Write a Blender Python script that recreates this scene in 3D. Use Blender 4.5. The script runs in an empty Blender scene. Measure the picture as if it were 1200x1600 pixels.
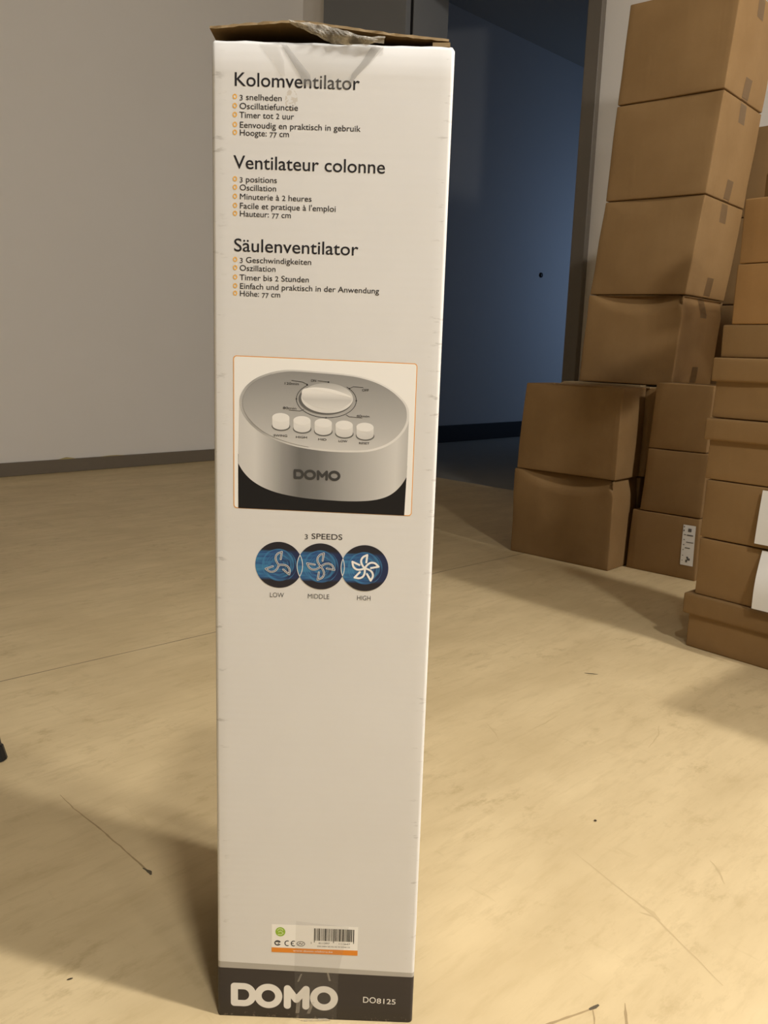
import bpy, bmesh, math, random
from mathutils import Vector, Matrix, noise

S = bpy.context.scene
C = S.collection
random.seed(7)
R2 = math.sqrt(2.0)

def uv(u, v, z=0.0):
    """room axes (u along the left wall, v along the back wall) -> world"""
    return Vector(((u + v) / R2, (u - v) / R2, z))

# ------------------------------------------------------------------ camera
PITCH, ROLL, CAM_H, F_PX = 0.1896, 0.0325, 0.5857, 1294.0
fw = Vector((0, math.cos(PITCH), -math.sin(PITCH)))
up0 = Vector((0, math.sin(PITCH), math.cos(PITCH)))
rt0 = Vector((1, 0, 0))
rt = rt0 * math.cos(ROLL) + up0 * math.sin(ROLL)
up = up0 * math.cos(ROLL) - rt0 * math.sin(ROLL)
cd = bpy.data.cameras.new('camera')
cam = bpy.data.objects.new('camera', cd)
C.objects.link(cam)
cam.matrix_world = Matrix(((rt.x, up.x, -fw.x, 0), (rt.y, up.y, -fw.y, 0), (rt.z, up.z, -fw.z, CAM_H), (0, 0, 0, 1)))
cd.sensor_fit = 'VERTICAL'
cd.sensor_height = 24.0
cd.lens = F_PX / 1600.0 * 24.0
cd.clip_start = 0.02
S.camera = cam

# ------------------------------------------------------------------ world, lights, exposure
S.view_settings.view_transform = 'Standard'
S.view_settings.look = 'None'
S.view_settings.gamma = 1.0
S.view_settings.use_curve_mapping = False
S.view_settings.exposure = 0.0

w = bpy.data.worlds.new('world')
S.world = w
w.use_nodes = True
w.node_tree.nodes['Background'].inputs[0].default_value = (0.55, 0.62, 0.8, 1)
w.node_tree.nodes['Background'].inputs[1].default_value = 0.03

LAMP = (1.0, 0.96, 0.90)

def downlight(name, loc, power, col, size, spread=180):
    """round ceiling downlight shining straight down"""
    l = bpy.data.lights.new(name, 'AREA')
    l.shape = 'DISK'; l.size = size; l.energy = power; l.color = col; l.spread = math.radians(spread)
    o = bpy.data.objects.new(name, l); o.location = loc
    C.objects.link(o)
    return o

def bulb(name, loc, power, col, radius):
    l = bpy.data.lights.new(name, 'POINT')
    l.energy = power; l.color = col; l.shadow_soft_size = radius
    o = bpy.data.objects.new(name, l); o.location = loc
    C.objects.link(o)
    return o

downlight('ceiling_light', (0.24, -0.15, 2.66), 10, LAMP, 0.16, 90)
bulb('standing_lamp_bulb', (0.92, 0.31, 1.52), 44, LAMP, 0.06)
downlight('ceiling_light_right', (2.28, -0.08, 2.66), 46, LAMP, 0.20)
bulb('ceiling_light_right_spill', (2.28, -0.08, 2.58), 96, LAMP, 0.08)  # no separate bulb: added point source widening the right ceiling light
bulb('hanging_bulb_rear', (2.3, -2.2, 2.40), 38, LAMP, 0.08)

def area(name, loc, target, sx, sy, power, col):
    l = bpy.data.lights.new(name, 'AREA')
    l.shape = 'RECTANGLE'; l.size = sx; l.size_y = sy; l.energy = power; l.color = col
    o = bpy.data.objects.new(name, l); o.location = loc
    d = Vector(target) - Vector(loc)
    o.rotation_euler = d.to_track_quat('-Z', 'Y').to_euler()
    C.objects.link(o)
    return o

area('corridor_daylight', uv(6.15, -2.35, 1.2), uv(5.95, -3.72, 1.15), 0.5, 1.3, 6.5, (0.42, 0.62, 1.0))

# ------------------------------------------------------------------ materials
def new_mat(name):
    m = bpy.data.materials.new(name)
    m.use_nodes = True
    nt = m.node_tree
    return m, nt, nt.nodes['Principled BSDF']

def N(nt, typ, **kw):
    n = nt.nodes.new(typ)
    for k, v in kw.items():
        if k.startswith('i_'):
            n.inputs[int(k[2:])].default_value = v
        else:
            setattr(n, k, v)
    return n

def L(nt, a, b):
    nt.links.new(a, b)

def srgb(r, g, b):
    f = lambda c: (c / 255 / 12.92) if c / 255 <= 0.04045 else ((c / 255 + 0.055) / 1.055) ** 2.4
    return (f(r), f(g), f(b), 1.0)

def flat(name, col, rough=0.5, spec=0.3):
    m, nt, b = new_mat(name)
    b.inputs['Base Color'].default_value = col
    b.inputs['Roughness'].default_value = rough
    b.inputs['Specular IOR Level'].default_value = spec
    return m

def math_node(nt, op, a, b=None, c=None, clamp=False):
    n = nt.nodes.new('ShaderNodeMath'); n.operation = op; n.use_clamp = clamp
    for i, x in enumerate((a, b, c)):
        if x is None: continue
        if isinstance(x, (int, float)): n.inputs[i].default_value = x
        else: L(nt, x, n.inputs[i])
    return n.outputs[0]

def mix_col(nt, fac, a, b):
    n = nt.nodes.new('ShaderNodeMix'); n.data_type = 'RGBA'
    for sock, x in ((n.inputs[0], fac), (n.inputs[6], a), (n.inputs[7], b)):
        if isinstance(x, (int, float, tuple)): sock.default_value = x
        else: L(nt, x, sock)
    return n.outputs[2]

def ramp(nt, src, stops):
    n = nt.nodes.new('ShaderNodeValToRGB')
    e = n.color_ramp.elements
    while len(e) < len(stops): e.new(0.5)
    for el, (p, c) in zip(e, stops):
        el.position = p; el.color = c
    L(nt, src, n.inputs[0])
    return n.outputs[0]

def obj_coord(nt):
    return nt.nodes.new('ShaderNodeTexCoord').outputs['Object']

def sep(nt, vec):
    n = nt.nodes.new('ShaderNodeSeparateXYZ'); L(nt, vec, n.inputs[0])
    return n.outputs

def noise_tex(nt, vec, scale, detail=4.0, rough=0.55, mapscale=None, rotz=0.0):
    if mapscale is not None:
        m = nt.nodes.new('ShaderNodeMapping')
        m.inputs['Rotation'].default_value = (0, 0, rotz)
        m.inputs['Scale'].default_value = mapscale
        L(nt, vec, m.inputs[0]); vec = m.outputs[0]
    n = nt.nodes.new('ShaderNodeTexNoise')
    n.inputs['Scale'].default_value = scale
    n.inputs['Detail'].default_value = detail
    n.inputs['Roughness'].default_value = rough
    L(nt, vec, n.inputs['Vector'])
    return n.outputs['Fac']

def bump(nt, b, height, strength, dist):
    n = nt.nodes.new('ShaderNodeBump')
    n.inputs['Strength'].default_value = strength
    n.inputs['Distance'].default_value = dist
    L(nt, height, n.inputs['Height'])
    L(nt, n.outputs[0], b.inputs['Normal'])

def make_floor_mat():
    m, nt, b = new_mat('linoleum')
    co = obj_coord(nt)
    x, y, z = sep(nt, co)
    uu = math_node(nt, 'ADD', x, y); vv = math_node(nt, 'SUBTRACT', x, y)
    def along(su, sv):
        n = nt.nodes.new('ShaderNodeCombineXYZ')
        L(nt, math_node(nt, 'MULTIPLY', uu, su), n.inputs[0]); L(nt, math_node(nt, 'MULTIPLY', vv, sv), n.inputs[1])
        return n.outputs[0]
    streak = noise_tex(nt, along(2.4, 8.0), 1.0, 6.0, 0.62)
    fine = noise_tex(nt, along(9.0, 42.0), 1.0, 5.0, 0.65)
    blot = noise_tex(nt, co, 3.2, 4.0, 0.6)
    c = mix_col(nt, ramp(nt, streak, [(0.32, (0, 0, 0, 1)), (0.68, (1, 1, 1, 1))]), (0.56, 0.435, 0.245, 1), (0.67, 0.53, 0.31, 1))
    c = mix_col(nt, ramp(nt, fine, [(0.28, (0.55, 0.55, 0.55, 1)), (0.5, (0, 0, 0, 1))]), c, (0.50, 0.38, 0.205, 1))
    c = mix_col(nt, ramp(nt, blot, [(0.30, (0.5, 0.5, 0.5, 1)), (0.52, (0, 0, 0, 1))]), c, (0.50, 0.38, 0.205, 1))
    smear = noise_tex(nt, along(16.0, 30.0), 1.0, 5.0, 0.7)
    patch = noise_tex(nt, co, 5.5, 3.0, 0.6)
    sm = math_node(nt, 'MULTIPLY', ramp(nt, smear, [(0.52, (0, 0, 0, 1)), (0.70, (0.75, 0.75, 0.75, 1))]), ramp(nt, patch, [(0.46, (0, 0, 0, 1)), (0.64, (1, 1, 1, 1))]))
    c = mix_col(nt, sm, c, (0.40, 0.295, 0.15, 1))
    rub = noise_tex(nt, along(30.0, 6.0), 1.0, 4.0, 0.7)
    c = mix_col(nt, ramp(nt, rub, [(0.62, (0, 0, 0, 1)), (0.78, (0.5, 0.5, 0.5, 1))]), c, (0.44, 0.33, 0.17, 1))
    L(nt, c, b.inputs['Base Color'])
    b.inputs['Roughness'].default_value = 0.55
    b.inputs['Specular IOR Level'].default_value = 0.25
    return m

def make_wall_mat(name, col, amp=0.06):
    m, nt, b = new_mat(name)
    co = obj_coord(nt)
    n1 = noise_tex(nt, co, 1.3, 4.0, 0.6)
    d = (col[0] * (1 - amp), col[1] * (1 - amp), col[2] * (1 - amp * 1.2), 1)
    L(nt, mix_col(nt, n1, d, col), b.inputs['Base Color'])
    b.inputs['Roughness'].default_value = 0.75
    b.inputs['Specular IOR Level'].default_value = 0.2
    n2 = noise_tex(nt, co, 160.0, 3.0, 0.6)
    bump(nt, b, n2, 0.06, 0.004)
    return m

def make_kraft(name, a, c2):
    m, nt, b = new_mat(name)
    co = obj_coord(nt)
    oi = nt.nodes.new('ShaderNodeObjectInfo')
    n1 = noise_tex(nt, co, 7.0, 4.0, 0.6)
    corr = noise_tex(nt, co, 1.0, 2.0, 0.5, (120.0, 120.0, 3.0))
    fib = noise_tex(nt, co, 420.0, 2.0, 0.6)
    c = mix_col(nt, ramp(nt, n1, [(0.3, (0, 0, 0, 1)), (0.7, (1, 1, 1, 1))]), a, c2)
    c = mix_col(nt, math_node(nt, 'MULTIPLY', fib, 0.18), c, (a[0] * 0.72, a[1] * 0.7, a[2] * 0.68, 1))
    hs = nt.nodes.new('ShaderNodeHueSaturation')
    L(nt, math_node(nt, 'MULTIPLY_ADD', oi.outputs['Random'], 0.16, 0.92), hs.inputs['Value'])
    L(nt, c, hs.inputs['Color'])
    L(nt, hs.outputs[0], b.inputs['Base Color'])
    b.inputs['Roughness'].default_value = 0.7
    b.inputs['Specular IOR Level'].default_value = 0.2
    bump(nt, b, corr, 0.12, 0.003)
    return m

BOX_W, BOX_H, BOX_D = 0.1736, 0.800, 0.165

def make_box_mat():
    """white clay-coated corrugated board with the dark and grey foot bands printed round it"""
    m, nt, b = new_mat('coated_board')
    co = obj_coord(nt)
    x, y, z = sep(nt, co)
    n1 = noise_tex(nt, co, 9.0, 4.0, 0.6)
    white = mix_col(nt, n1, (0.70, 0.69, 0.675, 1), (0.76, 0.755, 0.745, 1))
    # rubbed flute marks: short grey dashes close to the upright edges
    edge = math_node(nt, 'ABSOLUTE', math_node(nt, 'SUBTRACT', x, BOX_W / 2))
    edge_m = ramp(nt, math_node(nt, 'DIVIDE', edge, BOX_W / 2), [(0.86, (0, 0, 0, 1)), (0.95, (1, 1, 1, 1))])
    dash = noise_tex(nt, co, 1.0, 3.0, 0.6, (55.0, 30.0, 210.0))
    dash_m = ramp(nt, dash, [(0.60, (0, 0, 0, 1)), (0.68, (1, 1, 1, 1))])
    wave = math_node(nt, 'SINE', math_node(nt, 'MULTIPLY', z, 2 * math.pi / 0.0066))
    dm = math_node(nt, 'MULTIPLY', math_node(nt, 'MULTIPLY', edge_m, dash_m), 0.38)
    white = mix_col(nt, dm, white, (0.25, 0.23, 0.2, 1))
    # brown smudge under the heading
    sm = math_node(nt, 'POWER', math_node(nt, 'ADD', math_node(nt, 'POWER', math_node(nt, 'SUBTRACT', x, 0.0575), 2.0),
                   math_node(nt, 'MULTIPLY', math_node(nt, 'POWER', math_node(nt, 'SUBTRACT', z, 0.762), 2.0), 0.35)), 0.5)
    spots = noise_tex(nt, co, 330.0, 2.0, 0.5)
    smf = math_node(nt, 'MULTIPLY', math_node(nt, 'LESS_THAN', sm, 0.0045), math_node(nt, 'MULTIPLY', math_node(nt, 'GREATER_THAN', spots, 0.5), 0.35))
    white = mix_col(nt, smf, white, (0.42, 0.33, 0.2, 1))
    # foot bands (slightly skew print)
    lo = math_node(nt, 'MULTIPLY_ADD', x, -0.0157, 0.0491)
    hi = math_node(nt, 'MULTIPLY_ADD', x, -0.026, 0.0552)
    g = math_node(nt, 'LESS_THAN', z, hi)
    d = math_node(nt, 'LESS_THAN', z, lo)
    c = mix_col(nt, g, white, (0.44, 0.42, 0.385, 1))
    scuff = noise_tex(nt, co, 260.0, 3.0, 0.6)
    low = ramp(nt, math_node(nt, 'DIVIDE', z, 0.05), [(0.0, (1, 1, 1, 1)), (0.12, (0, 0, 0, 1))])
    sc = math_node(nt, 'MULTIPLY', low, math_node(nt, 'GREATER_THAN', scuff, 0.60))
    dark = mix_col(nt, math_node(nt, 'MULTIPLY', sc, 0.5), (0.040, 0.033, 0.032, 1), (0.4, 0.36, 0.3, 1))
    c = mix_col(nt, d, c, dark)
    L(nt, c, b.inputs['Base Color'])
    b.inputs['Roughness'].default_value = 0.42
    b.inputs['Specular IOR Level'].default_value = 0.35
    amp = noise_tex(nt, co, 1.0, 3.0, 0.6, (6.0, 6.0, 30.0))
    hgt = math_node(nt, 'ADD', math_node(nt, 'MULTIPLY', wave, 0.10), math_node(nt, 'MULTIPLY', amp, 1.4))
    bump(nt, b, hgt, 0.09, 0.0012)
    return m

def make_tape(name, tint, alpha, rough=0.12, crinkle=0.0):
    m, nt, b = new_mat(name)
    b.inputs['Base Color'].default_value = tint
    b.inputs['Roughness'].default_value = rough
    b.inputs['Specular IOR Level'].default_value = 0.6
    co = obj_coord(nt)
    n = noise_tex(nt, co, 90.0, 4.0, 0.6)
    if crinkle:
        L(nt, ramp(nt, n, [(0.35, (alpha * 0.35,) * 3 + (1,)), (0.68, (min(1, alpha * 1.7),) * 3 + (1,))]), b.inputs['Alpha'])
        bump(nt, b, n, crinkle, 0.004)
    else:
        b.inputs['Alpha'].default_value = alpha
        bump(nt, b, n, 0.05, 0.001)
    return m

M_FLOOR = make_floor_mat()
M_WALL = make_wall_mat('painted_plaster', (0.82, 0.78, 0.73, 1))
M_WALL_DIM = make_wall_mat('low_bounce_plaster', (0.16, 0.145, 0.13, 1))  # plaster darkened on the unseen walls to cut their bounce light
M_WALL_COR = make_wall_mat('corridor_paint', (0.50, 0.50, 0.50, 1))
M_CEIL = make_wall_mat('ceiling_paint', (0.35, 0.33, 0.30, 1))
M_BASE = make_wall_mat('baseboard_vinyl', (0.20, 0.165, 0.125, 1), 0.2)
M_BASE_D = flat('dark_baseboard', (0.025, 0.025, 0.027, 1), 0.5)
M_CFLOOR = make_wall_mat('corridor_tile', (0.34, 0.33, 0.31, 1), 0.25)
M_FRAME = flat('door_frame_paint', (0.16, 0.14, 0.115, 1), 0.4)
M_DOOR = flat('grey_door_paint', (0.21, 0.215, 0.22, 1), 0.5)
M_GLUE = flat('dried_glue', (0.50, 0.40, 0.17, 1), 0.6)
M_SCR = flat('floor_scratch', (0.36, 0.26, 0.135, 1), 0.7)
M_SCR_D = flat('dark_scuff', (0.10, 0.08, 0.05, 1), 0.7)
M_SCR_F = flat('faint_scuff', (0.53, 0.405, 0.225, 1), 0.7)
M_SEAM = flat('floor_seam', (0.24, 0.185, 0.115, 1), 0.7)
M_KRAFT = make_kraft('kraft_board', (0.252, 0.152, 0.064, 1), (0.300, 0.186, 0.082, 1))
M_KRAFT_OR = make_kraft('orange_kraft_board', (0.34, 0.19, 0.072, 1), (0.40, 0.23, 0.092, 1))
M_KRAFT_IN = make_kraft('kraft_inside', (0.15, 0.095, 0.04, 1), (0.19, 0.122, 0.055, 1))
M_KRAFT_EDGE = make_kraft('kraft_edge', (0.30, 0.215, 0.115, 1), (0.38, 0.28, 0.16, 1))
M_TAPE_BROWN = make_tape('carton_tape', (0.21, 0.125, 0.055, 1), 0.6, 0.28)
M_TAPE_CLEAR = make_tape('clear_tape', (0.50, 0.48, 0.44, 1), 0.16, 0.22)
M_TAPE_EDGE = make_tape('tape_wrinkle', (0.32, 0.31, 0.30, 1), 0.30, 0.3)
M_TAPE_CRINK = make_tape('crumpled_tape', (0.62, 0.58, 0.50, 1), 0.42, 0.10, 0.9)
M_BOX = make_box_mat()
M_INK = flat('black_ink', (0.022, 0.021, 0.025, 1), 0.45)
M_INK_S = flat('soft_black_ink', (0.06, 0.057, 0.06, 1), 0.45)
M_ORANGE = flat('orange_ink', (0.80, 0.36, 0.05, 1), 0.45)
M_ORANGE_L = flat('pale_orange_ink', (0.86, 0.47, 0.10, 1), 0.45)
M_ORANGE_B = flat('orange_band_ink', (0.78, 0.27, 0.03, 1), 0.45)
M_WHITE = flat('white_print', (0.84, 0.82, 0.78, 1), 0.42)
M_WHITE_B = flat('bright_white_print', (0.90, 0.89, 0.86, 1), 0.42)
M_PAPER = flat('white_paper', (0.88, 0.88, 0.87, 1), 0.7)
M_GREEN = flat('green_ink', (0.30, 0.50, 0.04, 1), 0.45)
M_GREEN_L = flat('pale_green_ink', (0.62, 0.72, 0.35, 1), 0.45)
M_BLACKPLASTIC = flat('black_plastic', (0.012, 0.012, 0.013, 1), 0.4)
M_GREY_INK = flat('grey_ink', (0.14, 0.135, 0.135, 1), 0.45)

# ------------------------------------------------------------------ object helpers
def link_mesh(name, verts, faces, mats, parent=None, midx=None, smooth=False, loc=None):
    me = bpy.data.meshes.new(name)
    me.from_pydata([tuple(v) for v in verts], [], faces)
    if not isinstance(mats, (list, tuple)): mats = [mats]
    for m in mats: me.materials.append(m)
    if midx is not None:
        for p, i in zip(me.polygons, midx): p.material_index = i
    if smooth:
        for p in me.polygons: p.use_smooth = True
    me.update()
    o = bpy.data.objects.new(name, me)
    C.objects.link(o)
    if parent is not None: o.parent = parent
    if loc is not None: o.location = loc
    return o

def link_bm(name, bm, mats, parent=None, smooth=False):
    me = bpy.data.meshes.new(name)
    bm.to_mesh(me); bm.free()
    if not isinstance(mats, (list, tuple)): mats = [mats]
    for m in mats: me.materials.append(m)
    if smooth:
        for p in me.polygons: p.use_smooth = True
    o = bpy.data.objects.new(name, me)
    C.objects.link(o)
    if parent is not None: o.parent = parent
    return o

def empty(name, loc, rotz=0.0):
    o = bpy.data.objects.new(name, None)
    o.location = loc; o.rotation_euler = (0, 0, rotz)
    o.empty_display_size = 0.05
    C.objects.link(o)
    return o

def tag(o, label, cat, group=None):
    o['label'] = label; o['category'] = cat
    if group: o['group'] = group

def structure(o):
    o['kind'] = 'structure'
    return o

def box_uv(name, u0, u1, v0, v1, z0, z1, mat, parent=None, bev=0.0):
    """axis box in room axes"""
    bm = bmesh.new()
    vs = [bm.verts.new(uv(u, v, z)) for z in (z0, z1) for (u, v) in ((u0, v0), (u0, v1), (u1, v1), (u1, v0))]
    for f in ((0, 1, 2, 3), (4, 7, 6, 5), (0, 4, 5, 1), (1, 5, 6, 2), (2, 6, 7, 3), (3, 7, 4, 0)):
        bm.faces.new([vs[i] for i in f])
    bmesh.ops.recalc_face_normals(bm, faces=bm.faces)
    if bev: bmesh.ops.bevel(bm, geom=bm.edges[:], offset=bev, segments=3, affect='EDGES', profile=0.5)
    return link_bm(name, bm, mat, parent)

# ------------------------------------------------------------------ the room
UW = 3.00            # room face of the back wall
VL = -3.72           # left wall
VR, UR = 3.30, -2.40 # right and rear wall
ZC = 2.70
UC, VC = 8.20, -1.90 # corridor end, corridor right wall
DL, DR, DZ = -2.912, -1.945, 2.27
TW = 0.23            # thickness of the back wall   # doorway

floor = structure(box_uv('floor', UR - .1, UW, VL - .1, VR + .1, -0.08, 0.0, M_FLOOR))
cfloor = structure(box_uv('floor_corridor', UW, UC + .1, VL - .1, VC + .1, -0.08, -0.001, M_CFLOOR))
structure(box_uv('ceiling', UR - .1, UC + .1, VL - .1, VR + .1, ZC, ZC + 0.08, M_CEIL))
structure(box_uv('wall_left', UR - .1, UW + .06, VL - .12, VL, 0, ZC, M_WALL))
structure(box_uv('wall_corridor_left', UW + .06, UC + .1, VL - .12, VL, 0, ZC, M_WALL_COR))
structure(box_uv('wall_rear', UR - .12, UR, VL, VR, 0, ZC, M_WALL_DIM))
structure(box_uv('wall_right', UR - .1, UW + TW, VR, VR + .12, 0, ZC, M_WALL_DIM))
wb = structure(box_uv('wall_back', UW, UW + TW, DR, VR, 0, ZC, M_WALL))
structure(box_uv('wall_back_left', UW, UW + TW, VL, DL, 0, ZC, M_WALL))
structure(box_uv('wall_back_lintel', UW, UW + TW, DL, DR, DZ, ZC, M_WALL))
structure(box_uv('wall_corridor_right', UW + TW, UC + .1, VC, VC + .12, 0, ZC, M_WALL_COR))
structure(box_uv('wall_corridor_end', UC, UC + .12, VL, VC, 0, ZC, M_WALL_COR))
structure(box_uv('baseboard_left', UR, UW, VL, VL + .014, 0, 0.060, M_BASE, None, 0.003))
structure(box_uv('baseboard_corridor', UW + TW + .005, UC, VL, VL + .015, 0, 0.115, M_BASE_D, None, 0.003))
structure(box_uv('baseboard_back', UW - .014, UW, DR + .06, VR, 0, 0.060, M_BASE, None, 0.003))
# door frame: steel casing round the opening, proud of the wall
structure(box_uv('trim_1', UW - .028, UW + TW + .005, DR - .012, DR + .052, 0, DZ + .05, M_FRAME, None, 0.004))
structure(box_uv('trim_2', UW - .002, UW + TW + .005, DL - .002, DL + .004, 0, DZ, M_DOOR, None, 0.001))
structure(box_uv('gap_shade_strip', UW - .004, UW + .001, DL - .030, DL - .003, 0, DZ, M_BLACKPLASTIC))  # black strip stands in for the shade in the gap beside the door
structure(box_uv('trim_3', UW - .028, UW + TW + .005, DL + .004, DR - .012, DZ - .012, DZ + .05, M_FRAME, None, 0.004))
door = structure(box_uv('door_1', UW - .034, UW - .0005, -3.515, DL - .016, 0.008, 2.6, M_DOOR, None, 0.003))
dh = box_uv('door_handle', UW - .070, UW - .033, -3.46, -3.44, 0.96, 1.02, M_FRAME, door, 0.004)

# dried glue showing along the top of the left baseboard
def glue(u0, u1, hgt):
    n = 14; vs = []; fs = []
    for i in range(n + 1):
        u = u0 + (u1 - u0) * i / n
        hh = hgt * math.sin(math.pi * i / n) * (0.7 + 0.3 * noise.noise(Vector((u * 40, 2, 0))))
        for v in (VL + 0.001, VL + 0.010):
            vs.append(uv(u, v, 0.0575)); vs.append(uv(u, v, 0.0595 + hh))
    for i in range(n):
        a, b2 = i * 4, i * 4 + 4
        fs += [(a + 2, b2 + 2, b2 + 3, a + 3), (a + 1, a + 3, b2 + 3, b2 + 1), (a, a + 1, b2 + 1, b2)]
    return link_mesh('glue_bead', vs, fs, M_GLUE, bpy.data.objects['baseboard_left'], smooth=True)
glue(1.60, 1.68, 0.010)
glue(1.80, 1.93, 0.004)

# dark peg hole on the corridor wall
def lathe(name, prof, mat, parent=None, loc=(0, 0, 0), rot=None, n=24):
    vs, fs = [], []
    for (r, z) in prof:
        for i in range(n):
            a = 2 * math.pi * i / n
            vs.append(Vector((r * math.cos(a), r * math.sin(a), z)))
    for j in range(len(prof) - 1):
        for i in range(n):
            k = (i + 1) % n
            fs.append((j * n + i, j * n + k, (j + 1) * n + k, (j + 1) * n + i))
    fs.append(tuple(range(n))[::-1]); fs.append(tuple((len(prof) - 1) * n + i for i in range(n)))
    if rot is not None: vs = [rot @ v for v in vs]
    vs = [v + Vector(loc) for v in vs]
    return link_mesh(name, vs, fs, mat, parent, smooth=True)

hook = lathe('wall_hook', [(0.018, 0), (0.018, 0.006), (0.016, 0.009), (0.010, 0.012)],
             M_BLACKPLASTIC, None, uv(5.28, VL + 0.001, 1.189), Vector((0, 0, 1)).rotation_difference(uv(0, 1)).to_matrix())
tag(hook, 'small black knob fixed on the dim blue corridor wall', 'wall hook')

# scratches and the seam of the floor covering: thin strips lying in the floor surface
_sz = [0.00008]
def strip(name, pts, widths, mat, wob=0.0, z=None, sub=10):
    if z is None:
        z = _sz[0]; _sz[0] += 0.00001
    P = []
    W = []
    for i in range(len(pts) - 1):
        for k in range(sub):
            f = k / sub
            P.append(Vector(pts[i] + (z,)).lerp(Vector(pts[i + 1] + (z,)), f)); W.append(widths[i] * (1 - f) + widths[i + 1] * f)
    P.append(Vector(pts[-1] + (z,))); W.append(widths[-1])
    vs, fs = [], []
    for i, p in enumerate(P):
        d = (P[min(i + 1, len(P) - 1)] - P[max(i - 1, 0)]).normalized()
        n = Vector((-d.y, d.x, 0))
        j = wob * noise.noise(Vector((p.x * 60, p.y * 60, 3)))
        ww = W[i] * (1 + 0.5 * noise.noise(Vector((p.x * 130, p.y * 130, 9))))
        vs += [p + n * (ww / 2 + j), p - n * (ww / 2 - j)]
    for i in range(len(P) - 1):
        fs.append((2 * i, 2 * i + 1, 2 * i + 3, 2 * i + 2))
    return link_mesh(name, vs, fs, mat, floor)

strip('floor_seam', [(-1.9, 0.16), (-0.662, 1.363), (-0.347, 1.654), (0.164, 2.21), (0.415, 2.444), (0.75, 2.77)], [0.003] * 6, M_SEAM)
strip('scratch', [(-0.415, 1.0), (-0.385, 0.968), (-0.344, 0.932), (-0.29, 0.88), (-0.25, 0.84)], [0.0008, 0.0012, 0.0018, 0.0018, 0.0022], M_SCR, 0.001)
strip('scuff_mark', [(-0.262, 0.850), (-0.252, 0.843), (-0.249, 0.838)], [0.001, 0.0045, 0.002], M_SCR_D, 0.001)
strip('scratch', [(0.150, 0.636), (0.164, 0.644), (0.208, 0.664)], [0.0022, 0.0025, 0.0016], M_SCR, 0.0006)
strip('scuff_mark', [(0.203, 0.662), (0.209, 0.665), (0.2135, 0.668)], [0.002, 0.0045, 0.002], M_SCR_D, 0.001)
strip('scratch', [(0.2065, 0.662), (0.2055, 0.652), (0.2025, 0.640)], [0.0010, 0.0013, 0.0010], M_SCR, 0.0004)
strip('scuff_mark', [(0.2385, 0.671), (0.236, 0.660), (0.231, 0.636)], [0.0004, 0.0026, 0.0034], M_SCR, 0.0002)
strip('scratch', [(0.242, 0.91), (0.275, 0.85), (0.304, 0.797), (0.34, 0.697)], [0.0006, 0.0012, 0.0022, 0.0008], M_SCR_F, 0.0015)
strip('scuff_mark', [(0.298, 0.812), (0.305, 0.800), (0.309, 0.788)], [0.0015, 0.0052, 0.001], M_SCR_F, 0.003)
strip('scuff_mark', [(0.290, 0.800), (0.299, 0.797), (0.307, 0.793)], [0.0005, 0.0020, 0.0006], M_SCR_F, 0.002)
strip('scratch', [(0.178, 1.259), (0.187, 1.225), (0.190, 1.205)], [0.0006, 0.0022, 0.0006], M_SCR_F, 0.001)
strip('scratch', [(0.247, 1.241), (0.27, 1.262), (0.30, 1.295)], [0.0006, 0.0026, 0.0008], M_SCR_F, 0.002)
strip('scratch', [(0.42, 1.19), (0.45, 1.235), (0.462, 1.27)], [0.0006, 0.0022, 0.0008], M_SCR_F, 0.002)
strip('scratch', [(0.405, 0.90), (0.408, 0.88), (0.405, 0.855)], [0.0006, 0.0025, 0.0006], M_SCR_F, 0.002)

# ------------------------------------------------------------------ cartons
def axis_pts(a, r, n):
    inner = [-(a - r) + 2 * (a - r) * i / n for i in range(n + 1)]
    return [-a, -a + 0.12 * r, -a + 0.45 * r] + inner + [a - 0.45 * r, a - 0.12 * r, a]

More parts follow.
